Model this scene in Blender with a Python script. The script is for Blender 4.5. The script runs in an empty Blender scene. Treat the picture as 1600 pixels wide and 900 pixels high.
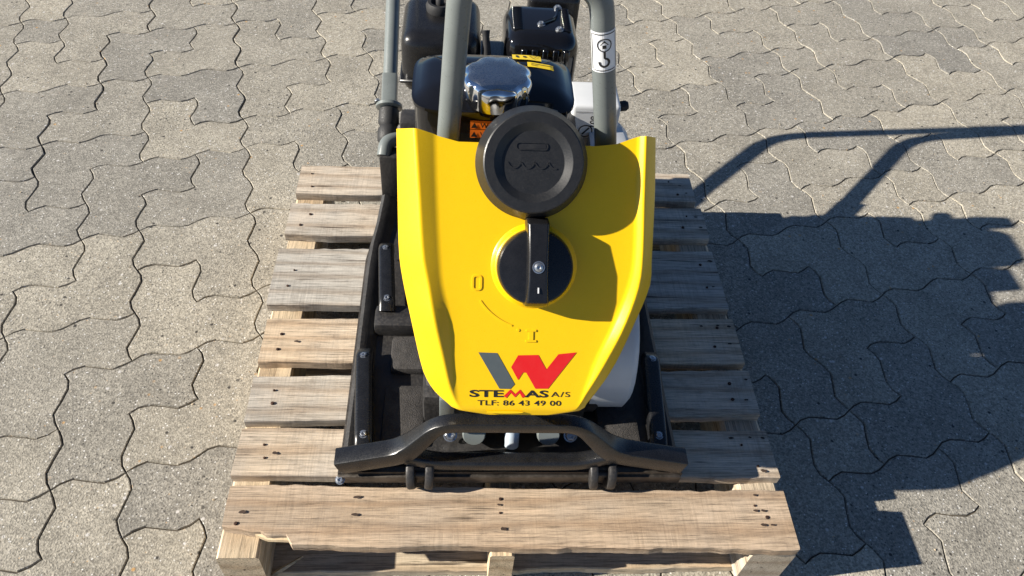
import bpy, bmesh, math, random
from mathutils import Vector, Matrix, Quaternion, noise
random.seed(7)
PI = math.pi
scene = bpy.context.scene
C = scene.collection

# ------------------------------------------------------------------ camera
def rot_rows(yaw, pitch, roll):
    cy, sy, cp, sp = math.cos(yaw), math.sin(yaw), math.cos(pitch), math.sin(pitch)
    f = Vector((sy*cp, cy*cp, -sp)); r = Vector((cy, -sy, 0)); d = f.cross(r)
    cr, sr = math.cos(roll), math.sin(roll)
    return cr*r + sr*d, -sr*r + cr*d, f
cam = bpy.data.cameras.new('camera'); cam_o = bpy.data.objects.new('camera', cam); C.objects.link(cam_o)
cam.sensor_width = 36; cam.lens = 27; cam.clip_start = 0.02; cam.clip_end = 500
r, d, f = rot_rows(0.11125, 0.83827, -0.10152)
m = Matrix((( r.x, -d.x, -f.x, -0.0873), (r.y, -d.y, -f.y, -0.4319), (r.z, -d.z, -f.z, 1.1343), (0, 0, 0, 1)))
cam_o.matrix_world = m
scene.camera = cam_o
# ------------------------------------------------------------------ sky, sun, exposure
SUN_EL, SUN_AZ = math.radians(27.0), math.radians(6.5)      # shadows run to +X, a little to +Y
L = Vector((math.cos(SUN_EL)*math.cos(SUN_AZ), math.cos(SUN_EL)*math.sin(SUN_AZ), -math.sin(SUN_EL)))
world = bpy.data.worlds.new('World'); scene.world = world; world.use_nodes = True
wn = world.node_tree.nodes; wl = world.node_tree.links
sky = wn.new('ShaderNodeTexSky'); sky.sky_type = 'NISHITA'; sky.sun_disc = False
sky.sun_elevation = SUN_EL; sky.sun_rotation = math.atan2(-L.x, -L.y)
sky.air_density = 0.68; sky.dust_density = 0.1; sky.ozone_density = 4.0
wl.new(sky.outputs[0], wn['Background'].inputs[0]); wn['Background'].inputs[1].default_value = 0.05
sun = bpy.data.lights.new('sun', 'SUN'); sun.energy = 5.0; sun.angle = math.radians(0.53); sun.color = (1.0, 0.93, 0.82)
sun_o = bpy.data.objects.new('sun', sun); C.objects.link(sun_o)
sun_o.rotation_euler = L.to_track_quat('-Z', 'Y').to_euler(); sun_o.location = (-3, -0.5, 3)
vs = scene.view_settings; vs.view_transform = 'Standard'; vs.look = 'None'; vs.gamma = 1; vs.exposure = 1.05
vs.use_curve_mapping = False

# ------------------------------------------------------------------ materials
def new_mat(name):
    mt = bpy.data.materials.new(name); mt.use_nodes = True
    nt = mt.node_tree; return mt, nt, nt.nodes['Principled BSDF']
def N(nt, kind, **kw):
    n = nt.nodes.new(kind)
    for k, v in kw.items():
        if k.startswith('i_'):
            n.inputs[k[2:].replace('_', ' ')].default_value = v
        else: setattr(n, k, v)
    return n
def ramp(nt, fac, stops, interp='LINEAR'):
    n = nt.nodes.new('ShaderNodeValToRGB'); cr = n.color_ramp; cr.interpolation = interp
    while len(cr.elements) < len(stops): cr.elements.new(0.5)
    for e, (p, c) in zip(cr.elements, stops):
        e.position = p; e.color = (c[0], c[1], c[2], 1) if not isinstance(c, float) else (c, c, c, 1)
    nt.links.new(fac, n.inputs[0]); return n
def mix(nt, fac, a, b, mode='MIX'):
    n = nt.nodes.new('ShaderNodeMix'); n.data_type = 'RGBA'; n.blend_type = mode
    for s, v in ((n.inputs[0], fac), (n.inputs[6], a), (n.inputs[7], b)):
        if isinstance(v, (int, float)): s.default_value = v
        elif isinstance(v, tuple): s.default_value = (*v, 1)
        else: nt.links.new(v, s)
    return n.outputs[2]
def coords(nt, scale=(1, 1, 1), per_object=True):
    tc = nt.nodes.new('ShaderNodeTexCoord'); mp = nt.nodes.new('ShaderNodeMapping')
    nt.links.new(tc.outputs['Object'], mp.inputs[0]); mp.inputs['Scale'].default_value = scale
    if per_object:
        oi = nt.nodes.new('ShaderNodeObjectInfo')
        mu = nt.nodes.new('ShaderNodeMath'); mu.operation = 'MULTIPLY'; mu.inputs[1].default_value = 37.0
        nt.links.new(oi.outputs['Random'], mu.inputs[0]); nt.links.new(mu.outputs[0], mp.inputs['Location'])
    return mp.outputs[0]
def bump(nt, h, strength, dist, bsdf, prev=None):
    b = nt.nodes.new('ShaderNodeBump'); b.inputs['Strength'].default_value = strength; b.inputs['Distance'].default_value = dist
    nt.links.new(h, b.inputs['Height'])
    if prev: nt.links.new(prev, b.inputs['Normal'])
    nt.links.new(b.outputs[0], bsdf.inputs['Normal']); return b.outputs[0]

def simple(name, col, rough, metal=0.0, nscale=60, var=0.25, bstr=0.0, bdist=0.0005, dust=0.0, coat=0.0, rvar=0.12):
    mt, nt, bs = new_mat(name)
    v = coords(nt, per_object=False)
    n = N(nt, 'ShaderNodeTexNoise', i_Scale=nscale, i_Detail=6.0, i_Roughness=0.6); nt.links.new(v, n.inputs['Vector'])
    n2 = N(nt, 'ShaderNodeTexNoise', i_Scale=nscale*0.13, i_Detail=4.0, i_Roughness=0.6); nt.links.new(v, n2.inputs['Vector'])
    lo = tuple(c*(1-var) for c in col); hi = tuple(min(1, c*(1+var)) for c in col)
    c = ramp(nt, n2.outputs[0], [(0.3, lo), (0.7, hi)]).outputs[0]
    if dust:
        d1 = ramp(nt, n.outputs[0], [(0.45, 0.0), (0.75, 1.0)])
        mm = nt.nodes.new('ShaderNodeMath'); mm.operation = 'MULTIPLY'; mm.inputs[1].default_value = dust
        nt.links.new(d1.outputs[0], mm.inputs[0])
        c = mix(nt, mm.outputs[0], c, (0.22, 0.19, 0.16))
    nt.links.new(c, bs.inputs['Base Color'])
    rr = ramp(nt, n.outputs[0], [(0.3, max(0.02, rough-rvar*rough*2)), (0.7, min(1.0, rough+rvar*rough*2))])
    nt.links.new(rr.outputs[0], bs.inputs['Roughness'])
    bs.inputs['Metallic'].default_value = metal; bs.inputs['Coat Weight'].default_value = coat; bs.inputs['Coat Roughness'].default_value = 0.08
    if bstr: bump(nt, n.outputs[0], bstr, bdist, bs)
    return mt

def paver_mat():
    mt, nt, bs = new_mat('concrete_paver')
    v = coords(nt)
    oi = nt.nodes.new('ShaderNodeObjectInfo')
    base = ramp(nt, oi.outputs['Random'], [(0.0, (0.262, 0.247, 0.214)), (0.5, (0.318, 0.294, 0.244)), (1.0, (0.378, 0.345, 0.278))]).outputs[0]
    blot = N(nt, 'ShaderNodeTexNoise', i_Scale=9.0, i_Detail=5.0, i_Roughness=0.62); nt.links.new(v, blot.inputs['Vector'])
    base = mix(nt, 1.0, base, ramp(nt, blot.outputs[0], [(0.28, 0.80), (0.72, 1.12)]).outputs[0], 'MULTIPLY')
    g = N(nt, 'ShaderNodeTexNoise', i_Scale=330.0, i_Detail=3.0, i_Roughness=0.7); nt.links.new(v, g.inputs['Vector'])
    base = mix(nt, 1.0, base, ramp(nt, g.outputs[0], [(0.30, 0.56), (0.5, 1.0), (0.72, 1.42)]).outputs[0], 'MULTIPLY')
    # aggregate grains: each cell its own tone
    vo = N(nt, 'ShaderNodeTexVoronoi', i_Scale=260.0); nt.links.new(v, vo.inputs['Vector'])
    sep = nt.nodes.new('ShaderNodeSeparateColor'); nt.links.new(vo.outputs['Color'], sep.inputs[0])
    grain = ramp(nt, sep.outputs[0], [(0.0, 0.70), (0.5, 1.0), (1.0, 1.25)])
    base = mix(nt, 1.0, base, grain.outputs[0], 'MULTIPLY')
    inner = ramp(nt, vo.outputs['Distance'], [(0.25, 1.0), (0.45, 0.0)])
    def speck(chan, lo, col, amount):
        s = ramp(nt, sep.outputs[chan], [(lo, 0.0), (min(1.0, lo+0.01), 1.0)])
        mm = nt.nodes.new('ShaderNodeMath'); mm.operation = 'MULTIPLY'
        nt.links.new(s.outputs[0], mm.inputs[0]); nt.links.new(inner.outputs[0], mm.inputs[1])
        m2 = nt.nodes.new('ShaderNodeMath'); m2.operation = 'MULTIPLY'; m2.inputs[1].default_value = amount
        nt.links.new(mm.outputs[0], m2.inputs[0]); return m2.outputs[0], col
    for chan, lo, col, am in ((1, 0.93, (0.66, 0.65, 0.62), 0.95), (2, 0.95, (0.035, 0.033, 0.03), 0.85), (0, 0.988, (0.42, 0.26, 0.12), 0.7)):
        fac, col = speck(chan, lo, col, am); base = mix(nt, fac, base, col)
    # sparse larger pebbles
    vb = N(nt, 'ShaderNodeTexVoronoi', i_Scale=85.0); nt.links.new(v, vb.inputs['Vector'])
    sb = nt.nodes.new('ShaderNodeSeparateColor'); nt.links.new(vb.outputs['Color'], sb.inputs[0])
    inb = ramp(nt, vb.outputs['Distance'], [(0.18, 1.0), (0.32, 0.0)])
    for chan, lo, col in ((0, 0.955, (0.05, 0.046, 0.04)), (1, 0.97, (0.55, 0.53, 0.5)), (2, 0.985, (0.45, 0.27, 0.11))):
        s = ramp(nt, sb.outputs[chan], [(lo, 0.0), (min(1.0, lo+0.01), 1.0)])
        mm = nt.nodes.new('ShaderNodeMath'); mm.operation = 'MULTIPLY'
        nt.links.new(s.outputs[0], mm.inputs[0]); nt.links.new(inb.outputs[0], mm.inputs[1]); base = mix(nt, mm.outputs[0], base, col)
    nt.links.new(base, bs.inputs['Base Color'])
    bs.inputs['Roughness'].default_value = 0.82; bs.inputs['Specular IOR Level'].default_value = 0.35
    b1 = bump(nt, g.outputs[0], 0.85, 0.0016, bs)
    bump(nt, vo.outputs['Distance'], 0.45, 0.0011, bs, b1)
    return mt

def wood_mat(name, tan, grey, axis='X', greyness=0.5, saw=0.35):
    mt, nt, bs = new_mat(name)
    st = (1.2, 22, 22) if axis == 'X' else (22, 1.2, 22)
    v = coords(nt, st); vi = coords(nt, (1, 1, 1))
    oi = nt.nodes.new('ShaderNodeObjectInfo')
    w = N(nt, 'ShaderNodeTexNoise', i_Scale=2.2, i_Detail=5.0, i_Roughness=0.6, i_Distortion=1.0); nt.links.new(v, w.inputs['Vector'])
    fine = N(nt, 'ShaderNodeTexNoise', i_Scale=16.0, i_Detail=8.0, i_Roughness=0.8); nt.links.new(v, fine.inputs['Vector'])
    blot = N(nt, 'ShaderNodeTexNoise', i_Scale=7.0, i_Detail=5.0, i_Roughness=0.6); nt.links.new(vi, blot.inputs['Vector'])
    c1 = ramp(nt, w.outputs[0], [(0.28, tuple(c*0.8 for c in tan)), (0.45, tan), (0.62, tuple(min(1, c*1.12) for c in tan)), (0.74, (tan[0]*0.92, tan[1]*0.82, tan[2]*0.72))]).outputs[0]
    gc = ramp(nt, w.outputs[0], [(0.28, tuple(c*0.8 for c in grey)), (0.6, grey), (0.8, tuple(c*1.1 for c in grey))]).outputs[0]
    # weathering: some boards greyer than others
    mm = nt.nodes.new('ShaderNodeMath'); mm.operation = 'MULTIPLY_ADD'; mm.inputs[1].default_value = 0.9; mm.inputs[2].default_value = greyness-0.45
    nt.links.new(oi.outputs['Random'], mm.inputs[0])
    ad = nt.nodes.new('ShaderNodeMath'); ad.operation = 'MULTIPLY_ADD'; ad.inputs[1].default_value = 1.5; ad.use_clamp = True
    sh = nt.nodes.new('ShaderNodeMath'); sh.operation = 'SUBTRACT'; sh.inputs[1].default_value = 0.5
    nt.links.new(blot.outputs[0], sh.inputs[0]); nt.links.new(sh.outputs[0], ad.inputs[0]); nt.links.new(mm.outputs[0], ad.inputs[2])
    c = mix(nt, ad.outputs[0], c1, gc)
    c = mix(nt, 1.0, c, ramp(nt, fine.outputs[0], [(0.36, 0.45), (0.46, 0.95), (0.62, 1.16)]).outputs[0], 'MULTIPLY')
    # rough-sawn marks across the grain, only in patches
    vs_ = coords(nt, (260, 14, 14) if axis == 'X' else (14, 260, 14))
    sw = N(nt, 'ShaderNodeTexNoise', i_Scale=1.0, i_Detail=3.0, i_Roughness=0.6, i_Distortion=0.4); nt.links.new(vs_, sw.inputs['Vector'])
    pm = N(nt, 'ShaderNodeTexNoise', i_Scale=11.0, i_Detail=3.0, i_Roughness=0.6); nt.links.new(vi, pm.inputs['Vector'])
    pmr = ramp(nt, pm.outputs[0], [(0.40, 0.0), (0.66, saw)])
    c = mix(nt, pmr.outputs[0], c, mix(nt, 1.0, c, ramp(nt, sw.outputs[0], [(0.32, 0.62), (0.55, 1.05), (0.7, 1.15)]).outputs[0], 'MULTIPLY'))
    # growth-ring figure: wandering bands along the board
    vw = coords(nt, (2.2, 13, 13) if axis == 'X' else (13, 2.2, 13))
    rg = N(nt, 'ShaderNodeTexWave', wave_type='RINGS', i_Scale=0.9, i_Distortion=5.0, i_Detail=3.0); rg.inputs['Detail Scale'].default_value = 1.3; nt.links.new(vw, rg.inputs['Vector'])
    c = mix(nt, 0.6, c, mix(nt, 1.0, c, ramp(nt, rg.outputs['Fac'], [(0.0, (0.70, 0.61, 0.53)), (0.35, (0.95, 0.93, 0.91)), (1.0, (1.1, 1.1, 1.1))]).outputs[0], 'MULTIPLY'))
    # crisp fibres
    vf = coords(nt, (5.0, 260, 260) if axis == 'X' else (260, 5.0, 260))
    fb_ = N(nt, 'ShaderNodeTexNoise', i_Scale=2.4, i_Detail=4.0, i_Roughness=0.7); nt.links.new(vf, fb_.inputs['Vector'])
    c = mix(nt, 1.0, c, ramp(nt, fb_.outputs[0], [(0.34, 0.58), (0.48, 1.0), (0.66, 1.2)]).outputs[0], 'MULTIPLY')
    # drying cracks
    vc = coords(nt, (3.0, 90, 90) if axis == 'X' else (90, 3.0, 90))
    ck = N(nt, 'ShaderNodeTexNoise', i_Scale=1.3, i_Detail=4.0, i_Roughness=0.55); nt.links.new(vc, ck.inputs['Vector'])
    ckr = ramp(nt, ck.outputs[0], [(0.30, 0.9), (0.345, 0.0)])
    c = mix(nt, ckr.outputs[0], c, (0.07, 0.05, 0.035))
    # dark stains
    stn = N(nt, 'ShaderNodeTexNoise', i_Scale=16.0, i_Detail=7.0, i_Roughness=0.72); nt.links.new(vi, stn.inputs['Vector'])
    c = mix(nt, ramp(nt, stn.outputs[0], [(0.55, 0.0), (0.74, 0.5)]).outputs[0], c, (0.13, 0.10, 0.075))
    nt.links.new(c, bs.inputs['Base Color']); bs.inputs['Roughness'].default_value = 0.8
    bs.inputs['Specular IOR Level'].default_value = 0.25
    b1 = bump(nt, fine.outputs[0], 0.5, 0.0012, bs); bump(nt, sw.outputs[0], 0.35, 0.0007, bs, b1)
    return mt

M = {}
M['paver'] = paver_mat()
M['joint'] = simple('joint_sand', (0.075, 0.061, 0.043), 0.95, nscale=420, var=0.5, bstr=0.8, bdist=0.002)
M['ground'] = simple('far_paving', (0.28, 0.265, 0.235), 0.9, nscale=240, var=0.2, bstr=0.5, bdist=0.002)
M['deck'] = wood_mat('deck_board_wood', (0.55, 0.43, 0.30), (0.46, 0.43, 0.38), 'X', 0.62, 0.5)
M['front_deck'] = wood_mat('front_board_wood', (0.43, 0.325, 0.225), (0.39, 0.345, 0.29), 'X', 0.4, 0.45)
M['stringer'] = wood_mat('stringer_wood', (0.55, 0.43, 0.28), (0.45, 0.40, 0.33), 'Y', 0.25, 0.25)
M['fresh'] = wood_mat('split_wood', (0.60, 0.47, 0.29), (0.55, 0.44, 0.3), 'X', 0.1, 0.1)
M['bottom'] = wood_mat('bottom_board_wood', (0.56, 0.44, 0.29), (0.47, 0.41, 0.32), 'X', 0.25, 0.3)
M['nail'] = simple('rusty_nail', (0.055, 0.026, 0.016), 0.8, 0.3, nscale=600, var=0.5)
M['nail_hole'] = simple('dark_nail_hole', (0.05, 0.03, 0.02), 0.95, nscale=600)
M['yellow'] = simple('yellow_plastic', (0.84, 0.515, 0.003), 0.31, nscale=900, var=0.015, bstr=0.12, bdist=0.0003, rvar=0.1)
M['black'] = simple('black_plastic', (0.013, 0.0135, 0.015), 0.42, nscale=700, var=0.25, bstr=0.25, bdist=0.0003, dust=0.03)
M['cap'] = simple('black_cap_plastic', (0.012, 0.0125, 0.0135), 0.44, nscale=700, var=0.2, bstr=0.2, bdist=0.0002, dust=0.035)
M['cast'] = simple('black_cast_iron', (0.022, 0.021, 0.021), 0.5, nscale=260, var=0.4, bstr=0.5, bdist=0.0008, dust=0.10)
M['pad'] = simple('rough_black_pad', (0.03, 0.028, 0.027), 0.85, nscale=520, var=0.5, bstr=1.0, bdist=0.0015, dust=0.25)
M['guard'] = simple('black_guard_plastic', (0.010, 0.0105, 0.012), 0.3, nscale=500, var=0.3, bstr=0.1, bdist=0.0003, dust=0.02)
M['edge'] = simple('worn_plate_steel', (0.09, 0.078, 0.066), 0.5, 0.7, nscale=240, var=0.5, bstr=0.4, bdist=0.0006, dust=0.3)
M['gloss'] = simple('gloss_black_paint', (0.006, 0.006, 0.007), 0.09, nscale=40, var=0.2, coat=0.25, rvar=0.05)
M['satin'] = simple('satin_black_plastic', (0.010, 0.010, 0.011), 0.28, nscale=800, var=0.2, bstr=0.15, bdist=0.0002)
M['chrome'] = simple('chrome', (0.78, 0.79, 0.80), 0.07, 1.0, nscale=50, var=0.02, rvar=0.2)
M['brushed'] = simple('brushed_chrome', (0.52, 0.52, 0.52), 0.3, 1.0, nscale=500, var=0.05)
M['tube'] = simple('grey_tube_paint', (0.150, 0.168, 0.165), 0.32, nscale=300, var=0.06, bstr=0.06, bdist=0.0003)
M['light_grey'] = simple('light_grey_paint', (0.56, 0.58, 0.60), 0.4, nscale=200, var=0.04)
M['zinc'] = simple('zinc_bolt', (0.50, 0.52, 0.54), 0.32, 0.9, nscale=300, var=0.15)
M['hose'] = simple('milky_hose', (0.48, 0.55, 0.62), 0.25, nscale=200, var=0.1)
M['rubber'] = simple('black_rubber', (0.015, 0.015, 0.016), 0.65, nscale=400, var=0.2, bstr=0.2)
M['orange'] = simple('orange_label', (0.85, 0.19, 0.015), 0.45, nscale=100, var=0.03)
M['label_yellow'] = simple('yellow_label', (0.80, 0.56, 0.02), 0.45, nscale=100, var=0.03)
M['white'] = simple('white_label', (0.75, 0.76, 0.77), 0.45, nscale=100, var=0.03)
M['ink'] = simple('black_ink', (0.012, 0.012, 0.013), 0.5, nscale=100)
M['red'] = simple('red_ink', (0.62, 0.012, 0.012), 0.45, nscale=100, var=0.03)
M['grey_ink'] = simple('grey_ink', (0.075, 0.09, 0.095), 0.45, nscale=100, var=0.03)

M['yellow'].node_tree.nodes['Principled BSDF'].inputs['Specular IOR Level'].default_value = 0.5
# ------------------------------------------------------------------ mesh helpers
def link(name, me, mat, parent=None, smooth=None):
    o = bpy.data.objects.new(name, me); C.objects.link(o)
    if mat is not None and not me.materials: me.materials.append(mat)
    if smooth is not None:
        me.shade_smooth() if hasattr(me, 'shade_smooth') else None
        me.set_sharp_from_angle(angle=math.radians(smooth))
    if parent is not None:
        o.parent = parent; o.matrix_parent_inverse = parent_inv(parent)
    return o
def parent_inv(p):
    mt = Matrix.Identity(4); q = p
    mt = Matrix.Translation(q.location) if q else mt
    return mt.inverted()
def from_bm(name, bm, mat, parent=None, smooth=40):
    me = bpy.data.meshes.new(name); bmesh.ops.recalc_face_normals(bm, faces=bm.faces); bm.to_mesh(me); bm.free()
    return link(name, me, mat, parent, smooth)
def tag(o, label=None, cat=None, group=None, kind=None):
    for k, v in (('label', label), ('category', cat), ('group', group), ('kind', kind)):
        if v: o[k] = v
    return o
def empty(name, loc):
    o = bpy.data.objects.new(name, None); o.location = loc; o.empty_display_size = 0.05; C.objects.link(o); return o

def box(bm, x0, x1, y0, y1, z0, z1, bev=0.0, seg=2, mtx=None):
    g = bmesh.ops.create_cube(bm, size=1.0)
    for v in g['verts']:
        v.co = Vector((x0 + (v.co.x+.5)*(x1-x0), y0 + (v.co.y+.5)*(y1-y0), z0 + (v.co.z+.5)*(z1-z0)))
    vs_ = set(g['verts'])
    if bev:
        es = [e for e in bm.edges if e.verts[0] in vs_ and e.verts[1] in vs_]
        res = bmesh.ops.bevel(bm, geom=es, offset=bev, segments=seg, profile=0.6, affect='EDGES', clamp_overlap=True)
        vs_ = {v for fc in res['faces'] for v in fc.verts} | {v for v in vs_ if v.is_valid}
    if mtx:
        for v in vs_: v.co = mtx @ v.co
def frame_axes(t, up=Vector((0, 0, 1))):
    t = t.normalized()
    if abs(t.dot(up)) > 0.98: up = Vector((0, 1, 0))
    s = t.cross(up).normalized(); return s, s.cross(t).normalized()
def fillet(pts, rad, n=6):
    out = [Vector(pts[0])]
    for a, b, c in zip(pts, pts[1:], pts[2:]):
        a, b, c = Vector(a), Vector(b), Vector(c)
        d1, d2 = (a-b), (c-b); l = min(rad, d1.length*0.48, d2.length*0.48)
        p, q = b + d1.normalized()*l, b + d2.normalized()*l
        for k in range(n+1):
            t = k/n; out.append((1-t)**2*p + 2*t*(1-t)*b + t*t*q)
    out.append(Vector(pts[-1])); return out
def sweep(bm, path, section, up=Vector((0, 0, 1)), cap=True, scales=None):
    """section: 2D points (side, up); path: points"""
    rings = []; prev_s = None
    for k, p in enumerate(path):
        t = (path[min(k+1, len(path)-1)] - path[max(k-1, 0)])
        if prev_s is None: s, u = frame_axes(t, up)
        else:
            tn = t.normalized(); s = (prev_s - tn*prev_s.dot(tn)).normalized(); u = s.cross(tn).normalized()
        prev_s = s; k_ = scales[k] if scales else 1.0
        rings.append([bm.verts.new(p + s*(a*k_) + u*(b*k_)) for a, b in section])
    n = len(section)
    for A, B in zip(rings, rings[1:]):
        for i in range(n): bm.faces.new((A[i], A[(i+1) % n], B[(i+1) % n], B[i]))
    if cap: bm.faces.new(rings[0][::-1]); bm.faces.new(rings[-1])
def circ(rad, n=16): return [(rad*math.cos(2*PI*k/n), rad*math.sin(2*PI*k/n)) for k in range(n)]
def rrect(w, h, r_, n=3):
    pts = []
    for cx, cy, a0 in ((w/2-r_, h/2-r_, 0), (-w/2+r_, h/2-r_, 90), (-w/2+r_, -h/2+r_, 180), (w/2-r_, -h/2+r_, 270)):
        for k in range(n+1):
            a = math.radians(a0 + 90*k/n); pts.append((cx + r_*math.cos(a), cy + r_*math.sin(a)))
    return pts
def lathe(bm, prof, org, axis, n=32, fn=None, k=1.0):
    prof = [(a*k, b*k) for a, b in prof]
    axis = Vector(axis).normalized(); s, u = frame_axes(axis); org = Vector(org); rings = []
    for r_, h in prof:
        if r_ < 1e-6: rings.append([bm.verts.new(org + axis*h)]); continue
        ring = []
        for k in range(n):
            a = 2*PI*k/n; rr = r_*(fn(a, h) if fn else 1.0)
            ring.append(bm.verts.new(org + axis*h + s*(rr*math.cos(a)) + u*(rr*math.sin(a))))
        rings.append(ring)
    for A, B in zip(rings, rings[1:]):
        for k in range(n):
            k2 = (k+1) % n
            if len(A) == 1 and len(B) == 1: continue
            if len(A) == 1: bm.faces.new((A[0], B[k], B[k2]))
            elif len(B) == 1: bm.faces.new((A[k], A[k2], B[0]))
            else: bm.faces.new((A[k], A[k2], B[k2], B[k]))
def tube(name, pts, rad, mat, parent, fil=0.04, n=16):
    bm = bmesh.new(); sweep(bm, fillet(pts, fil), circ(rad, n)); return from_bm(name, bm, mat, parent, 50)
def bolt(name, org, axis, rad, mat, parent, h=0.004):
    """hex head on a washer with a small recess"""
    bm = bmesh.new()
    lathe(bm, [(rad*1.35, 0), (rad*1.35, h*0.25), (rad*1.05, h*0.28)], org, axis, 18)
    lathe(bm, [(rad, h*0.28), (rad, h*0.9), (rad*0.85, h), (rad*0.5, h), (rad*0.42, h*0.6), (0, h*0.6)], org, axis, 6)
    return from_bm(name, bm, mat, parent, 30)
def flat(name, polys, fmap, mat, parent):
    """2D polygons mapped on a surface by fmap(x, y)"""
    bm = bmesh.new()
    for poly in polys:
        bm.faces.new([bm.verts.new(fmap(*p)) for p in poly])
    me = bpy.data.meshes.new(name); bm.to_mesh(me); bm.free(); return link(name, me, mat, parent)
def raised(name, polys, fmap3, h, mat, parent, base=-0.0005):
    """2D polygons as low relief: top at height h over the surface, with walls"""
    bm = bmesh.new()
    for poly in polys:
        a = [bm.verts.new(fmap3(x, y, base)) for x, y in poly]; b = [bm.verts.new(fmap3(x, y, h)) for x, y in poly]
        bm.faces.new(b)
        for i in range(len(poly)):
            j = (i+1) % len(poly); bm.faces.new((a[i], a[j], b[j], b[i]))
    return from_bm(name, bm, mat, parent, 30)
def stroke(pts, w, closed=False):
    """ribbon of quads along 2D points"""
    out = []; n = len(pts); nor = []
    for k in range(n):
        a = pts[(k-1) % n] if (closed or k > 0) else pts[k]; b = pts[(k+1) % n] if (closed or k < n-1) else pts[k]
        dx, dy = b[0]-a[0], b[1]-a[1]; l = math.hypot(dx, dy) or 1; nor.append((-dy/l*w/2, dx/l*w/2))
    for k in range(n if closed else n-1):
        j = (k+1) % n
        out.append([(pts[k][0]-nor[k][0], pts[k][1]-nor[k][1]), (pts[j][0]-nor[j][0], pts[j][1]-nor[j][1]),
                    (pts[j][0]+nor[j][0], pts[j][1]+nor[j][1]), (pts[k][0]+nor[k][0], pts[k][1]+nor[k][1])])
    return out
def arc(cx, cy, r_, a0, a1, n=12): return [(cx+r_*math.cos(math.radians(a0+(a1-a0)*k/n)), cy+r_*math.sin(math.radians(a0+(a1-a0)*k/n))) for k in range(n+1)]
def text(name, body, x0, x1, y0, y1, fmap, mat, parent, bold=0.0, rot=0, spacing=1.0):
    """letters fitted into the 2D box x0..x1, y0..y1 and mapped on a surface"""
    cu = bpy.data.curves.new(name, 'FONT'); cu.body = body; cu.size = 1.0; cu.offset = bold; cu.resolution_u = 3; cu.space_character = spacing
    to = bpy.data.objects.new(name, cu); C.objects.link(to)
    dg = bpy.context.evaluated_depsgraph_get(); me = bpy.data.meshes.new_from_object(to.evaluated_get(dg))
    bpy.data.objects.remove(to); bpy.data.curves.remove(cu)
    if rot:
        for v in me.vertices: v.co = Vector((-v.co.y, v.co.x, 0)) if rot > 0 else Vector((v.co.y, -v.co.x, 0))
    xs = [v.co.x for v in me.vertices]; ys = [v.co.y for v in me.vertices]
    ax, bx, ay, by = min(xs), max(xs), min(ys), max(ys)
    for v in me.vertices:
        v.co = fmap(x0 + (v.co.x-ax)/(bx-ax)*(x1-x0), y0 + (v.co.y-ay)/(by-ay)*(y1-y0))
    me.name = name; me.materials.clear(); return link(name, me, mat, parent)

# ------------------------------------------------------------------ ground and paving
G0, GU, GV, GQ = Vector((-0.936, 0.6586)), Vector((0.10343, 0.03018)), Vector((0.02596, -0.10838)), Vector((0.00021, 0.00006))
GZ = -0.01; FOOT = Vector((-0.0873, -0.4319))
def gpt(i, j): return FOOT + (G0 + GU*i + GV*j + GQ*(i*i if i < 19 else 38*i-361) - FOOT)*1.0088
bm = bmesh.new(); box(bm, -60, 60, -60, 60, -0.3, -0.065); ground = from_bm('ground', bm, M['ground']); tag(ground, kind='structure')
bm = bmesh.new(); box(bm, -4.6, 5.0, -3.6, 5.2, -0.06, GZ-0.0030); pavement = from_bm('pavement', bm, M['joint']); tag(pavement, kind='structure')

def pinwheel(ci, cj, flips, centre_left=False):
    """a 5 by 5 cluster: four pairs of L stones around one small stone"""
    S = []
    a, b = ci, cj
    S += ([[(a, b), (a+1, b), (a, b+1)], [(a+2, b), (a+2, b+1), (a+1, b+1)]] if not flips[0] else [[(a, b), (a, b+1), (a+1, b+1)], [(a+1, b), (a+2, b), (a+2, b+1)]])
    S += ([[(a+3, b), (a+4, b), (a+4, b+1)], [(a+3, b+1), (a+3, b+2), (a+4, b+2)]] if not flips[1] else [[(a+3, b), (a+4, b), (a+3, b+1)], [(a+4, b+1), (a+4, b+2), (a+3, b+2)]])
    S += ([[(a+2, b+3), (a+3, b+3), (a+2, b+4)], [(a+4, b+3), (a+4, b+4), (a+3, b+4)]] if not flips[2] else [[(a+2, b+3), (a+2, b+4), (a+3, b+4)], [(a+3, b+3), (a+4, b+3), (a+4, b+4)]])
    if centre_left:
        S += [[(a+1, b+2), (a+2, b+2), (a+1, b+3)], [(a, b+3), (a, b+4), (a+1, b+4)], [(a, b+2)]]
    else:
        S += ([[(a, b+2), (a+1, b+2), (a+1, b+3)], [(a, b+3), (a, b+4), (a+1, b+4)], [(a+2, b+2)]] if not flips[3] else
              [[(a, b+2), (a+1, b+2), (a, b+3)], [(a+1, b+3), (a+1, b+4), (a, b+4)], [(a+2, b+2)]])
    return S
stones = []
rs = random.Random(5)
for ci in list(range(-21, 9, 5)) + list(range(10, 40, 5)):
    for cj in range(-30, 25, 5):
        fl = [0, 0, 0, 0] if ci <= 4 else [rs.random() < .4 for _ in range(4)]
        stones += pinwheel(ci, cj, fl, ci == -1)
for cj in range(-30, 25): stones.append([(9, cj)]) if cj % 2 else stones.append([(9, cj)])
AMP = 0.085
WIDE = {('v', 1, -7), ('v', 1, -6), ('v', 2, -9), ('v', 2, -8), ('h', 1, -7), ('v', 0, -4), ('v', 0, -3), ('v', 4, -7), ('v', 4, -6), ('v', 4, -4), ('v', 1, -5), ('v', 4, -8)}
WAV = [(0.0, 0.0), (0.13, 0.70), (0.29, 1.0), (0.5, 0.0), (0.71, -1.0), (0.87, -0.70)]
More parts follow.
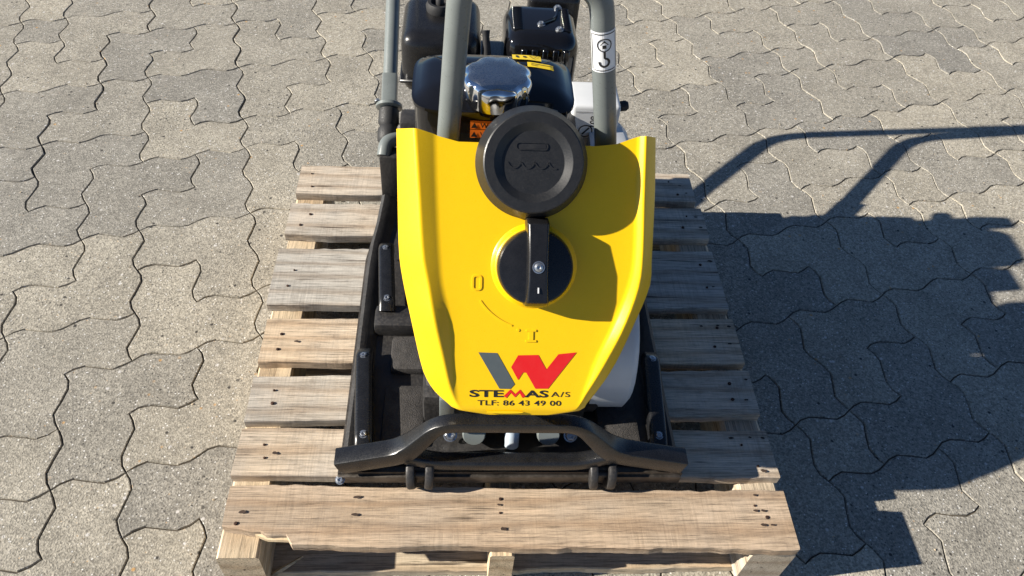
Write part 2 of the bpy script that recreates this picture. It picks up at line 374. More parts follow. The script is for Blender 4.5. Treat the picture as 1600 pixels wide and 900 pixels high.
def edge_pts(kind, i, j):
    rr = random.Random(hash((kind == 'h', i, j)) & 0xffff); out = []
    for t, w in WAV:
        w = w*AMP*rr.uniform(0.85, 1.15); out.append(gpt(i+t, j-w) if kind == 'h' else gpt(i+w, j+t))
    out.append(gpt(i+1, j) if kind == 'h' else gpt(i, j+1)); return out
def stone_outline(cells):
    cs = set(cells); segs = {}
    for (i, j) in cells:                      # directed border edges
        if (i, j-1) not in cs: segs[(i, j)] = ((i+1, j), 'h', i, j, False)
    for (i, j) in cells:
        if (i+1, j) not in cs: segs.setdefault(('r', i+1, j), ((i+1, j+1), 'v', i+1, j, False))
    E = []
    for (i, j) in cells:
        if (i, j-1) not in cs: E.append(((i, j), (i+1, j), 'h', i, j, False))
        if (i+1, j) not in cs: E.append(((i+1, j), (i+1, j+1), 'v', i+1, j, False))
        if (i, j+1) not in cs: E.append(((i+1, j+1), (i, j+1), 'h', i, j+1, True))
        if (i-1, j) not in cs: E.append(((i, j+1), (i, j), 'v', i, j, True))
    nxt = {e[0]: e for e in E}; e = E[0]; pts = []; wid = []
    for _ in range(len(E)):
        p = edge_pts(e[2], e[3], e[4])
        if e[5]: p = p[::-1]
        w = 0.0019 if (e[2], e[3], e[4]) in WIDE else 0.0011
        pts += p[:-1]; wid += [w]*(len(p)-1); e = nxt[e[1]]
    return pts, wid
def stone_mesh(bm, cells, org, tilt):
    pts, wid = stone_outline(cells); n = len(pts); rr = random.Random(hash(tuple(cells)) & 0xffff)
    nor = []
    for k in range(n):
        dv = pts[(k+1) % n] - pts[(k-1) % n]; dv.normalize(); nor.append(Vector((-dv.y, dv.x)))
    area = sum(pts[k].x*pts[(k+1) % n].y - pts[(k+1) % n].x*pts[k].y for k in range(n))
    sg = 1 if area > 0 else -1
    def ring(inset, z):
        out = []
        for k in range(n):
            w = (wid[k] + wid[k-1])/2
            q = pts[k] + nor[k]*sg*(w + inset*rr.uniform(0.7, 1.3)); dz = tilt[0]*(q.x-org.x) + tilt[1]*(q.y-org.y) + tilt[2]
            out.append(bm.verts.new((q.x-org.x, q.y-org.y, z+dz)))
        return out
    A, B, T_ = ring(0.0, -0.045), ring(0.0, -0.0022), ring(0.0012, 0.0)
    for P, Q in ((A, B), (B, T_)):
        for k in range(n): bm.faces.new((P[k], P[(k+1) % n], Q[(k+1) % n], Q[k]))
    bm.faces.new(T_)
def centre(cells):
    s = Vector((0, 0))
    for i, j in cells: s += gpt(i+.5, j+.5)
    return s/len(cells)
stones = [(centre(s), s) for s in stones]
stones = [(c_, s) for c_, s in stones if -4.3 < c_.x < 4.7 and -3.3 < c_.y < 4.9]
stones.sort(key=lambda t: ((t[0].x-0.15)/1.55)**2 + ((t[0].y-0.62)/1.25)**2)
far = bmesh.new()
for k, (c_, s) in enumerate(stones):
    rr = random.Random(k); tilt = (rr.gauss(0, .0035), rr.gauss(0, .0035), rr.gauss(0, .0003))
    if k < 285:
        b2 = bmesh.new(); stone_mesh(b2, s, c_, tilt); o = from_bm('paver', b2, M['paver'], None, 25)
        o.location = (c_.x, c_.y, GZ); o.parent = pavement
    else:
        b2 = bmesh.new(); stone_mesh(b2, s, Vector((0, 0)), (0, 0, tilt[2]+GZ)); me = bpy.data.meshes.new('t'); b2.to_mesh(me); b2.free(); far.from_mesh(me); bpy.data.meshes.remove(me)
fo = from_bm('far_pavers', far, M['paver'], pavement, 25); tag(fo, kind='stuff')

rg = random.Random(3); bm = bmesh.new()
for k in range(420):
    x, y = rg.uniform(-1.3, 1.6), rg.uniform(-.5, 1.7)
    if -.42 < x < .42 and -.02 < y < .82: continue
    r_ = rg.choice((.0008, .001, .0013, .0018)); g_ = bmesh.ops.create_icosphere(bm, subdivisions=1, radius=r_)
    for v in g_['verts']: v.co = Vector((v.co.x*rg.uniform(.7, 1.4)+x, v.co.y*rg.uniform(.7, 1.4)+y, v.co.z*.7+GZ+r_*.5))
tag(from_bm('loose_grit', bm, M['fresh'] if False else simple('grit', (0.33, 0.27, 0.19), 0.9, nscale=15, var=0.6)), 'loose grit scattered over the paving stones', 'grit', kind='stuff')

# ------------------------------------------------------------------ wooden pallet
pallet = empty('wooden_pallet', (0, 0.4, GZ))
tag(pallet, 'weathered wooden pallet with seven deck boards under the yellow plate compactor', 'pallet')
ZT = 0.12
def board(name, xl, xr, yl, yr, z0, z1, mat, parent, seed, front=None, n=60, ragged=0.0026):
    """xl/xr: end positions; yl=(front, back) at the left end, yr at the right end"""
    rr = random.Random(seed); bm = bmesh.new(); rows = []
    ph = rr.uniform(0, 100)
    for k in range(n+1):
        t = k/n; x = xl + (xr-xl)*t
        f0 = yl[0] + (yr[0]-yl[0])*t + ragged*(noise.noise((x*9+ph, 0, 0))*1.2 + noise.noise((x*55+ph, 0, 3))*.7)
        b0 = yl[1] + (yr[1]-yl[1])*t + ragged*(noise.noise((x*9+ph, 5, 0))*1.2 + noise.noise((x*55+ph, 5, 3))*.7)
        if front: f0 += front(x)
        warp = 0.0012*noise.noise((x*3+ph, 9, 0))
        jx = 0.0
        row = []
        for q, (tt, zz) in enumerate(((0, z0), (0, z1-0.0016), (0.02, z1), (0.5, z1), (0.98, z1), (1, z1-0.0016), (1, z0))):
            y = f0 + (b0-f0)*tt
            if k in (0, n): jx = 0.0025*noise.noise((tt*5+ph, 20+k, 0))
            row.append(bm.verts.new((x+jx, y, zz + warp)))
        rows.append(row)
    for A, B in zip(rows, rows[1:]):
        for q in range(7): bm.faces.new((A[q], B[q], B[(q+1) % 7], A[(q+1) % 7]))
    bm.faces.new(rows[0]); bm.faces.new(rows[-1][::-1])
    return from_bm(name, bm, mat, parent, 30)
DECK = [(-.399, .397, (.712, .797), (.720, .806)), (-.402, .402, (.597, .683), (.612, .700)), (-.406, .399, (.428, .562), (.436, .579)),
        (-.398, .400, (.308, .397), (.315, .412)), (-.399, .401, (.198, .280), (.215, .302)), (-.399, .402, (.108, .186), (.106, .187))]
ST_X = ((-.400, -.345), (-.033, .001), (.340, .404))
def nails(board_o, spots, zt):
    for (x, y, kind) in spots:
        b2 = bmesh.new(); rr = random.uniform(0.0016, 0.0030)
        if kind == 'nail': lathe(b2, [(rr, -.003), (rr, 0.0006), (rr*.7, .0014), (0, .0015)], (x, y, zt), (0, 0, 1), 10); from_bm('nail', b2, M['nail'], board_o, 40)
        else:
            ring = [(x + rr*1.6*math.cos(a)*random.uniform(.7, 1.5), y + rr*0.9*math.sin(a)*random.uniform(.7, 1.3)) for a in [2*PI*q/9 for q in range(9)]]
            b2.faces.new([b2.verts.new((p[0], p[1], zt+0.0016)) for p in ring]); from_bm('nail_hole', b2, M['nail_hole'], board_o, 40)
for k, (xl, xr, yl, yr) in enumerate(DECK):
    o = board('deck_board', xl, xr, yl, yr, ZT-.018, ZT, M['deck'], pallet, 10+k)
    sp = []; wl_ = yl[1]-yl[0]; wr_ = yr[1]-yr[0]
    for fr in (0.3, 0.68):
        sp.append((xl+.030+random.uniform(-.008, .012), yl[0]+wl_*(fr+random.uniform(-.1, .1)), 'nail'))
        sp.append((xr-.038+random.uniform(-.01, .01), yr[0]+wr_*(fr+random.uniform(-.1, .1)), 'nail'))
        sp.append((xr-.018+random.uniform(-.01, .01), yr[0]+wr_*(fr+random.uniform(-.2, .2)), 'hole'))
    if k in (3, 5): sp += [(xr-.06, yr[0]+wr_*.8, 'hole'), (xr-.03, yr[0]+wr_*.82, 'hole'), (xl+.055, yl[0]+wl_*.45, 'hole')]
    nails(o, sp, ZT+.0005)
def chip(x):
    v = 0.0
    if x < -.300: v += .013
    if x < -.340: v += .004 + (-.340-x)*.16
    if .04 < x < .17: v += 0.0
    return v
fb = board('deck_board', -.397, .401, (.007, .094), (-.005, .083), ZT-.018, ZT, M['front_deck'], pallet, 31, front=chip, n=90, ragged=0.0032)
nails(fb, [(-.372, .052, 'hole'), (-.378, .036, 'nail'), (-.219, .074, 'hole'), (-.219, .048, 'hole'), (-.017, .071, 'nail'), (-.018, .050, 'nail'), (-.019, .062, 'hole'), (-.014, .026, 'hole'),
           (.352, .060, 'nail'), (.366, .042, 'nail'), (.352, .052, 'hole'), (.362, .052, 'hole'), (.357, .030, 'hole'), (.371, .030, 'hole'), (.356, .076, 'hole')], ZT+.0005)
bm = bmesh.new()
pr = [(-.375, .034), (-.335, .018), (-.285, .016), (-.262, .020), (-.30, .027), (-.345, .038)]
a_ = [bm.verts.new((x, y, ZT-.018)) for x, y in pr]; b_ = [bm.verts.new((x, y, ZT-.005-.006*(q in (1, 2)))) for q, (x, y) in enumerate(pr)]
bm.faces.new(b_); bm.faces.new(a_[::-1])
for q in range(6): bm.faces.new((a_[q], a_[(q+1) % 6], b_[(q+1) % 6], b_[q]))
from_bm('split_edge', bm, M['fresh'], fb, 20)
def stringer(x0, x1, seed):
    rr = random.Random(seed); bm = bmesh.new(); n = 16; rows = []
    for k in range(n+1):
        y = -.004 + (.806)*k/n; j = [rr.uniform(-.0012, .0012) for _ in range(4)]
        c_ = .006 if seed == 3 else .003
        prof = [(x0+j[0], .009), (x0+j[0], .1005-c_), (x0+c_, .1015), (x1-c_, .1015), (x1+j[1], .1005-c_), (x1+j[1], .009)]
        rows.append([bm.verts.new((x, y, z)) for x, z in prof])
    for A, B in zip(rows, rows[1:]):
        for q in range(6): bm.faces.new((A[q], A[(q+1) % 6], B[(q+1) % 6], B[q]))
    bm.faces.new(rows[0]); bm.faces.new(rows[-1])
    return from_bm('stringer', bm, M['stringer'], pallet, 30)
for k, (a, b) in enumerate(ST_X): stringer(a, b, k+1)
for k, (y0, y1) in enumerate(((.012, .105), (.36, .45), (.705, .795))):
    board('bottom_board', -.395, .398, (y0, y1), (y0+.003, y1-.002), -.0085, .0085, M['bottom'], pallet, 50+k)
bm = bmesh.new()
sweep(bm, [Vector((-.372, -.012, .0)), Vector((-.335, .012, .012)), Vector((-.300, .030, .024))], [(.004, 0), (0, .003), (-.004, 0), (0, -.002)], scales=[1.2, 1.0, 0.45])
spl = from_bm('wood_splinter', bm, M['fresh'], None, 30)
tag(spl, 'thin pale wood splinter leaning in the broken front corner of the pallet', 'splinter')

# ------------------------------------------------------------------ plate compactor
PC = empty('plate_compactor', (0, 0.4, ZT))
tag(PC, 'yellow and black plate compactor with petrol engine standing on the wooden pallet', 'compactor')
# ---- base plate: flat sole with ends curled up
def plate_half(y):
    if y < .52: return .246
    return .246 - (y-.52)*.13
bm = bmesh.new(); rows = []
ys = [.098, .104, .125, .16, .25, .35, .45, .52, .58, .63, .67, .70, .72]
for y in ys:
    lift = 0.018*max(0, (.150-y)/.052)**2*0.55 + 0.075*max(0, (y-.60)/.12)**2
    h = plate_half(y); z0, z1 = ZT+.001+lift, ZT+.017+lift
    rows.append([bm.verts.new((x, y, z)) for x, z in ((-h, z0), (-h, z1), (-h+.012, z1+.002), (0, z1+.002), (h-.012, z1+.002), (h, z1), (h, z0), (0, z0))])
for A, B in zip(rows, rows[1:]):
    for q in range(8): bm.faces.new((A[q], A[(q+1) % 8], B[(q+1) % 8], B[q]))
bm.faces.new(rows[0]); bm.faces.new(rows[-1])
bp = from_bm('base_plate', bm, M['edge'], PC, 35)
# ---- upper tray with raised side rims
def tray_z(y): return 0.145 + 0.07*max(0, (y-.56)/.16)**1.6
bm = bmesh.new(); rows = []
ys = [.112, .13, .18, .25, .30, .33, .40, .48, .54, .59, .63, .67, .70, .715]
for y in ys:
    h = plate_half(y)-.006; z = tray_z(y)
    prof = [(-h, z-.006), (-h, z+.012), (-h+.006, z+.018), (-h+.016, z+.016), (-h+.030, z+.004), (-.10, z+.004), (0, z+.004), (.10, z+.004), (h-.030, z+.004), (h-.016, z+.016), (h-.006, z+.018), (h, z+.012), (h, z-.006)]
    rows.append([bm.verts.new((x, y, zz)) for x, zz in prof])
for A, B in zip(rows, rows[1:]):
    for q in range(13): bm.faces.new((A[q], A[(q+1) % 13], B[(q+1) % 13], B[q]))
bm.faces.new(rows[0]); bm.faces.new(rows[-1])
tray = from_bm('plate_tray', bm, M['cast'], PC, 30)
for sx in (-1, 1):
    for (y0, y1, x0, x1, z) in ((.135, .240, .128, .190, .158), (.265, .330, .110, .185, .163), (.40, .50, .118, .170, .170)):
        b2 = bmesh.new(); box(b2, min(sx*x0, sx*x1), max(sx*x0, sx*x1), y0, y1, .145, z, .006, 2); from_bm('tread_pad', b2, M['pad'], tray, 40)
    b2 = bmesh.new(); box(b2, min(sx*.12, sx*.215), max(sx*.12, sx*.215), .340, .385, .145, .176, .008, 2); from_bm('cross_rib', b2, M['cast'], tray, 40)
    # side grip bars with a bolt at each end
    for (ya, yb, xa, xb, za) in ((.128, .292, .212, .224, .160), (.372, .512, .196, .206, .172)):
        b2 = bmesh.new()
        sweep(b2, fillet([(sx*xa, ya, za), (sx*xa, ya+.012, za+.008), (sx*xb, yb-.012, za+.008), (sx*xb, yb, za)], .01, 4), rrect(.026, .024, .006))
        gb = from_bm('grip_bar', b2, M['guard'], PC, 45)
        bolt('bolt', (sx*xa, ya+.013, za+.0185), (0, -.15, 1), .0046, M['zinc'], gb, .003)
        bolt('bolt', (sx*xb, yb-.013, za+.0185), (0, .15, 1), .0046, M['zinc'], gb, .003)
# ---- front guard with the carrying arch
bm = bmesh.new()
path = fillet([(-.243, .105, .167), (-.152, .106, .194), (-.104, .110, .259), (.082, .110, .259), (.135, .106, .197), (.241, .105, .170)], .024, 8)
sweep(bm, path, rrect(.027, .030, .0028, 2), scales=[1.0-.32*min(1, max(0, (p.z-.200)/.050)) for p in path])
fg = from_bm('front_guard', bm, M['guard'], PC, 45)
bm = bmesh.new(); sweep(bm, fillet([(-.150, .105, .184), (-.108, .104, .169), (.094, .104, .169), (.134, .105, .186)], .03, 5), rrect(.022, .021, .006, 3)); from_bm('lower_bar', bm, M['guard'], fg, 45)
bm = bmesh.new(); box(bm, -.247, .245, .0935, .109, ZT+.004, ZT+.022, .003, 2); from_bm('front_lip', bm, M['edge'], bp, 40)
bolt('bolt', (-.243, .093, ZT+.016), (-.1, -.5, 1), .0050, M['zinc'], bp, .004)
for x in (-.131, .127):                         # forked hook lugs
    b2 = bmesh.new()
    for dx in (-.0135, .0135):
        sweep(b2, fillet([(x+dx, .112, .166), (x+dx, .090, .162), (x+dx*.95, .083, .143), (x+dx*.8, .093, .131)], .012, 5), rrect(.012, .018, .003, 2))
    sweep(b2, [Vector((x-.015, .095, .150)), Vector((x+.015, .095, .150))], circ(.0052, 10))
    from_bm('hook_lug', b2, M['cast'], bp, 45)
# ---- exciter and the fittings seen through the arch
bm = bmesh.new(); lathe(bm, [(0, -.125), (.046, -.125), (.052, -.118), (.052, .118), (.046, .125), (0, .125)], (0, .225, .205), (1, 0, 0), 28)
ex = from_bm('exciter_housing', bm, M['cast'], PC, 40)
for x in (-.056, .051):
    b2 = bmesh.new(); lathe(b2, [(0, -.002), (.016, -.002), (.017, .0), (.017, .03), (.015, .034), (0, .034)], (x, .168, .160), (0, -.75, .5), 18); from_bm('rubber_buffer', b2, M['tube'], ex, 40)
for x in (-.090, .085): bolt('bolt', (x, .150, .163), (0, -.6, .8), .0075, M['zinc'], ex, .006)
tube('drain_hose', [(-.001, .165, .225), (-.001, .152, .185), (-.001, .140, .152)], .0105, M['hose'], PC, .01, 14)
bm = bmesh.new(); box(bm, -.13, .105, .165, .62, .16, .235, .012, 2); from_bm('engine_console', bm, M['cast'], PC, 40)
bm = bmesh.new(); box(bm, -.105, -.085, .135, .17, .20, .275, .004, 2); from_bm('tank_bracket', bm, M['tube'], PC, 40)
# ---- belt guard: stadium-shaped light grey housing on the right
bm = bmesh.new()
ca, ra, cb, rb = (.262, .235), .092, (.50, .36), .085
ang = math.atan2(cb[1]-ca[1], cb[0]-ca[0]); prof = []
for k in range(15): a = ang + PI/2 + PI*k/14; prof.append((ca[0]+ra*math.cos(a), ca[1]+ra*math.sin(a)))
for k in range(15): a = ang - PI/2 + PI*k/14; prof.append((cb[0]+rb*math.cos(a), cb[1]+rb*math.sin(a)))
cen = ((ca[0]+cb[0])/2, (ca[1]+cb[1])/2); rings = []
for x, s in ((.108, 1.0), (.160, 1.0), (.168, .96), (.171, .90)):
    rings.append([bm.verts.new((x, cen[0]+(p[0]-cen[0])*s, cen[1]+(p[1]-cen[1])*s)) for p in prof])
for A, B in zip(rings, rings[1:]):
    for q in range(30): bm.faces.new((A[q], A[(q+1) % 30], B[(q+1) % 30], B[q]))
bm.faces.new(rings[0]); bm.faces.new(rings[-1])
from_bm('belt_guard', bm, M['light_grey'], PC, 35)

# ---- yellow water tank.  local frame: u = X, v up the slope, h out of the panel
T0 = Vector((0, .065, .34)); TV = Vector((0, math.cos(math.radians(50)), math.sin(math.radians(50)))); TS = .905; TN = Vector((0, -TV.z, TV.y))
def tk(u, v, h=0.0):
    k_ = .925 - .10*v
    return T0 + Vector((k_*u - .087*(1-k_), 0, 0)) + TV*(.911*v) + TN*(TS*h)
ROWS = [  # v, outL, ridgeL, innerL, innerR, ridgeR, outR, ridge height, outer drop
    (0.3740, -0.1675, -0.1420, -0.1160, 0.1480, 0.1565, 0.1765, 0.0081, 0.0202),
    (0.3000, -0.1650, -0.1360, -0.1130, 0.1465, 0.1560, 0.1775, 0.0081, 0.0202),
    (0.2150, -0.1615, -0.1290, -0.1075, 0.1455, 0.1560, 0.1760, 0.0077, 0.0216),
    (0.1800, -0.1560, -0.1220, -0.1040, 0.1385, 0.1520, 0.1745, 0.0074, 0.0216),
    (0.1280, -0.1442, -0.1120, -0.0920, 0.1190, 0.1335, 0.1540, 0.0107, 0.0194),
    (0.0830, -0.1335, -0.1010, -0.0885, 0.0980, 0.1125, 0.1340, 0.0071, 0.0173),
    (0.0580, -0.1262, -0.0950, -0.0865, 0.0900, 0.0990, 0.1200, 0.0059, 0.0151),
    (0.0360, -0.1130, -0.0890, -0.0830, 0.0820, 0.0870, 0.1040, 0.0023, 0.0115),
    (0.0200, -0.0960, -0.0820, -0.0770, 0.0750, 0.0790, 0.0910, 0.0003, 0.0100),
    (0.0110, -0.0815, -0.0720, -0.0660, 0.0640, 0.0700, 0.0815, -0.0005, 0.0060),
    (0.0055, -0.0520, -0.0460, -0.0420, 0.0400, 0.0450, 0.0520, -0.0015, 0.0050)]
def row_at(v):
    for k in range(len(ROWS)-1):
        a, b = ROWS[k], ROWS[k+1]
        if a[0] >= v >= b[0]:
            p = ROWS[max(k-1, 0)]; q = ROWS[min(k+2, len(ROWS)-1)]; t = (a[0]-v)/(a[0]-b[0]); out = []
            for c_ in range(1, 9):
                dm = (b[c_]-p[c_])/((p[0]-b[0]) or 1)*(a[0]-b[0]); dn = (q[c_]-a[c_])/((a[0]-q[0]) or 1)*(a[0]-b[0])
                out.append((2*t**3-3*t*t+1)*a[c_] + (t**3-2*t*t+t)*dm + (-2*t**3+3*t*t)*b[c_] + (t**3-t*t)*dn)
            return out
    return list(ROWS[-1][1:])
vv = [.374, .366, .35, .33, .31, .29, .27, .25, .23, .21, .195, .18, .165, .15, .135, .12, .105, .09, .075, .06, .05, .042, .034, .027, .020, .015, .011, .0055]
def round2d(pts, rad, n=4):
    out = [pts[0]]
    for a, b, c in zip(pts, pts[1:], pts[2:]):
        a, b, c = Vector(a), Vector(b), Vector(c); l1, l2 = (a-b).length, (c-b).length
        p = b + (a-b)/l1*min(rad, l1*.45); q = b + (c-b)/l2*min(rad, l2*.45)
        out += [tuple((1-t)**2*p + 2*t*(1-t)*b + t*t*q) for t in [k/n for k in range(n+1)]]
    out.append(pts[-1]); return out
bm = bmesh.new(); rows = []
for v in vv:
    oL, rL, iL, iR, rR, oR, hr, dr = row_at(v)
    bend = 0.0 if v > .014 else -(.014-v)*.5
    us = round2d([(oL+.006, -.056), (oL, -dr), (rL, hr), (iL, 0.0), (iR, 0.0), (rR, hr), (oR, -dr), (oR-.006, -.056)], .0042)
    cut = next(k for k, p in enumerate(us) if p[0] > (iL+iR)/2); p0, p1 = us[cut-1], us[cut]
    us = us[:cut] + [(p0[0]+(p1[0]-p0[0])*k/10, p0[1]+(p1[1]-p0[1])*k/10) for k in range(1, 10)] + us[cut:]
    def dip(u):
        if v < .29 or not rL < u < rR: return 0.0
        t = min(1.0, min(u-rL, rR-u)/.055); return -.17*(v-.29)*t*t*(3-2*t)
    top_drop = 0.0 if v < .29 else -.30*(v-.29)
    rows.append([bm.verts.new(tk(u, v+(top_drop if h < -.05 else dip(u)), h+bend)) for u, h in us])
for A, B in zip(rows, rows[1:]):
    for q in range(len(A)-1): bm.faces.new((A[q], B[q], B[q+1], A[q+1]))
    bm.faces.new((A[-1], B[-1], B[0], A[0]))
A = rows[0]; back = [A[0]] + [bm.verts.new(A[0].co.lerp(A[-1].co, min(1, max(0, (v.co.x-A[0].co.x)/(A[-1].co.x-A[0].co.x))))) for v in A[1:-1]] + [A[-1]]
for q in range(len(A)-1):
    vs4 = [A[q], A[q+1], back[q+1], back[q]]; vs4 = [v for k, v in enumerate(vs4) if v not in vs4[:k]]
    if len(vs4) > 2: bm.faces.new(vs4)
bm.faces.new(rows[-1][::-1])
wt = from_bm('water_tank', bm, M['yellow'], PC, 55)
# relief and print on the panel
KU, KV = .0145, .2055
bm = bmesh.new(); lathe(bm, [(.0575, -.001), (.0545, .0010), (.0520, .0045), (.0500, .0075), (.0, .0075)], tk(KU, KV), TN, 48, k=TS); from_bm('valve_boss', bm, M['yellow'], wt, 60)
z0 = [(-.0590+.0062*math.cos(a), .1825+.0095*math.sin(a)) for a in [2*PI*k/24 for k in range(24)]]
raised('zero_mark', stroke(rrect(.0115, .0185, .004, 4) and [(-.0591+x, .1825+y) for x, y in rrect(.0105, .0180, .0035, 4)], .0026, True), tk, .0011, M['yellow'], wt)
raised('arc_mark', stroke(arc(KU, KV, .083, 214, 251, 16), .0022), tk, .0009, M['yellow'], wt)
raised('dot_mark', [[(-.0043+.002*math.cos(a), .1212+.002*math.sin(a)) for a in [2*PI*k/8 for k in range(8)]]], tk, .0009, M['yellow'], wt)
raised('one_mark', [[(.0060, .1055), (.0195, .1055), (.0195, .1082), (.0060, .1082)], [(.0062, .1195), (.0193, .1195), (.0193, .1222), (.0062, .1222)], [(.0100, .1083), (.0155, .1083), (.0155, .1194), (.0100, .1194)]], tk, .0011, M['yellow'], wt)
raised('lower_mark', [[(-.019+.024*math.cos(a), .0105+.0016*math.sin(a)) for a in [2*PI*k/20 for k in range(20)]]], tk, .0012, M['yellow'], wt)
tp = lambda x, y: tk(x, y, .0005)
flat('logo_grey_stroke', [[(-.0554, .0909), (-.0311, .0903), (-.0073, .0486), (-.0129, .0422), (-.0271, .0424)]], tp, M['grey_ink'], wt)
flat('logo_red_stroke', [[(-.0125, .0716), (-.0036, .0876), (.0227, .0884), (.0336, .0689), (.0491, .0897), (.0730, .0925), (.0363, .0430), (.0198, .0428), (.0073, .0645), (.0032, .0645), (-.0030, .0543)]], tp, M['red'], wt)
text('brand_lettering', 'STE', -.0660, -.0215, .0308, .0406, tp, M['ink'], wt, bold=.028)
flat('brand_red_letter', stroke([(-.0195, .0312), (-.0125, .0393), (-.0065, .0330), (-.0005, .0393), (.0050, .0312)], .0046), tp, M['red'], wt)
text('brand_lettering', 'AS', .0060, .0370, .0308, .0406, tp, M['ink'], wt, bold=.028)
text('brand_lettering', 'A/S', .0405, .0655, .0318, .0388, tp, M['ink'], wt, bold=.004, spacing=1.15)
text('phone_lettering', 'TLF: 86 43 49 00', -.0553, .0540, .0196, .0268, tp, M['ink'], wt, bold=.010, spacing=1.05)
# filler cap
CU, CV = .0075, .3360
bm = bmesh.new(); lathe(bm, [(.052, -.055), (.052, .001), (.0, .001)], tk(CU, CV+.004), TN, 40, k=TS)
from_bm('filler_neck', bm, M['cap'], PC, 40)
bm = bmesh.new(); box(bm, -.036, .030, .290, .318, .570, .612, .006, 2); from_bm('neck_hinge', bm, M['cap'], PC, 40)
bm = bmesh.new(); lathe(bm, [(.050, .001), (.0715, .001), (.0735, .004), (.0735, .011), (.0722, .014), (.0655, .0350), (.0642, .0385), (.0625, .0397), (.0505, .0397), (.0493, .0392), (.0412, .0345), (.0400, .0340), (0, .0340)], tk(CU, CV), TN, 72, k=TS*.965)
fc = from_bm('filler_cap', bm, M['cap'], PC, 22)
capf = lambda x, y, h: tk(CU+(x-.0075)*.96, CV+(y-.3345)*.96, .0340*.965+h)
wav = []
for a, b in ((-.0265, -.0085), (-.0085, .0095), (.0095, .0275), (.0275, .0385)):
    n_ = 9
    for k in range(n_+1):
        t = k/n_; tt = t if b < .03 else t*.62
        wav.append((a+(b-a)*t, .3272 + .0075*(abs(2*tt-1)**2.2)))
raised('wave_mark', stroke(wav, .0017), capf, .0010, M['cap'], fc)
raised('slot_mark', stroke([(-.012, .3535), (.000, .3545), (.012, .3552), (.0235, .3560)], .0062) , capf, .0003, M['ink'], fc)
raised('slot_rim', stroke([(-.0145+x*1.0+.0205-.0005, .3548+y) for x, y in rrect(.041, .0090, .0042, 5)], .0010, True), capf, .0012, M['cap'], fc)
# valve knob
bm = bmesh.new(); lathe(bm, [(.049, .006), (.0495, .010), (.0480, .0225), (.0462, .0250), (.0440, .0257), (0, .0257)], tk(KU, KV), TN, 64, k=TS)
kn = from_bm('valve_knob', bm, M['satin'], PC, 35)
bm = bmesh.new(); secs = [(.268, .0205, .022), (.262, .0215, .0365), (.225, .0200, .0415), (.19, .0200, .0415), (.163, .0225, .0385), (.1565, .0225, .0260)]
rings = []
for v, w, h in secs:
    c_ = .0035; rings.append([bm.verts.new(tk(KU+.0015+x, v, hh)) for x, hh in ((-w*.72, .008), (-w*.65, h-c_), (-w*.54, h), (w*.54, h), (w*.65, h-c_), (w*.72, .008))])
for A, B in zip(rings, rings[1:]):
    for q in range(6): bm.faces.new((A[q], A[(q+1) % 6], B[(q+1) % 6], B[q]))
bm.faces.new(rings[0]); bm.faces.new(rings[-1])
gr = from_bm('knob_grip', bm, M['satin'], kn, 35)
bvm = gr.modifiers.new('bevel', 'BEVEL'); bvm.width = .0016; bvm.segments = 3; bvm.angle_limit = math.radians(25)
bm = bmesh.new(); lathe(bm, [(.0078, .0405), (.0078, .0422), (.0064, .0424), (.0062, .0412), (.0054, .0425), (.0030, .0436), (.0018, .0420), (0, .0420)], tk(KU+.0017, .2085), TN, 24, k=TS); from_bm('knob_screw', bm, M['zinc'], kn, 30)
raised('pointer_mark', [[(KU+.0012, .176), (KU+.0028, .176), (KU+.0028, .183), (KU+.0012, .183)]], lambda x, y, h: tk(x, y, .0412+h), .0008, M['white'], kn)

# ---- engine
EN = (0, 0, 0)
bm = bmesh.new(); box(bm, -.125, .085, .40, .70, .225, .475, .012, 2); from_bm('engine_block', bm, M['satin'], PC, 40)
for k in range(7):
    b2 = bmesh.new(); box(b2, -.14, .10, .50, .735, .27+k*.026, .278+k*.026, .002, 1); from_bm('cooling_fin', b2, M['satin'], PC, 40)
# fuel tank: pillow-shaped pressed steel with a seam
bm = bmesh.new(); rings = []
def sq(cx, cy, a, b, p, n=44): 
    out = []
    for k in range(n):
        t = 2*PI*k/n; c_, s_ = math.cos(t), math.sin(t)
        out.append((cx + a*math.copysign(abs(c_)**(2/p), c_), cy + b*math.copysign(abs(s_)**(2/p), s_)))
    return out
for z, a, b in ((.480, .085, .048), (.490, .092, .055), (.560, .0940, .0572), (.5915, .0945, .0575), (.5945, .0985, .0615), (.5985, .0985, .0615), (.6000, .0945, .0575), (.6060, .0885, .0520), (.6115, .0760, .0420), (.6150, .0550, .0280), (.6165, .030, .014)):
    rings.append([bm.verts.new((x, y, z)) for x, y in sq(-.045, .383, a, b, 5)])
for A, B in zip(rings, rings[1:]):
    n_ = len(A)
    for q in range(n_): bm.faces.new((A[q], A[(q+1) % n_], B[(q+1) % n_], B[q]))
bm.faces.new(rings[0]); bm.faces.new(rings[-1])
ft = from_bm('fuel_tank', bm, M['gloss'], PC, 50)
bm = bmesh.new(); lathe(bm, [(.036, .578), (.039, .590), (.034, .594), (0, .594)], (-.042, .352, .017), (0, 0, 1), 40); from_bm('filler_ring', bm, M['gloss'], ft, 40)
scal = lambda a, h: 1.0 - .075*(.5+.5*math.cos(8*a))**1.5*(1 if h > .590 else .3)
bm = bmesh.new(); lathe(bm, [(.034, .584), (.0405, .586), (.0420, .592), (.0425, .601), (.0422, .611), (.0400, .6145), (.0360, .6165)], (-.042, .352, .017), (0, 0, 1), 96, scal)
fcap = from_bm('fuel_cap', bm, M['chrome'], PC, 50)
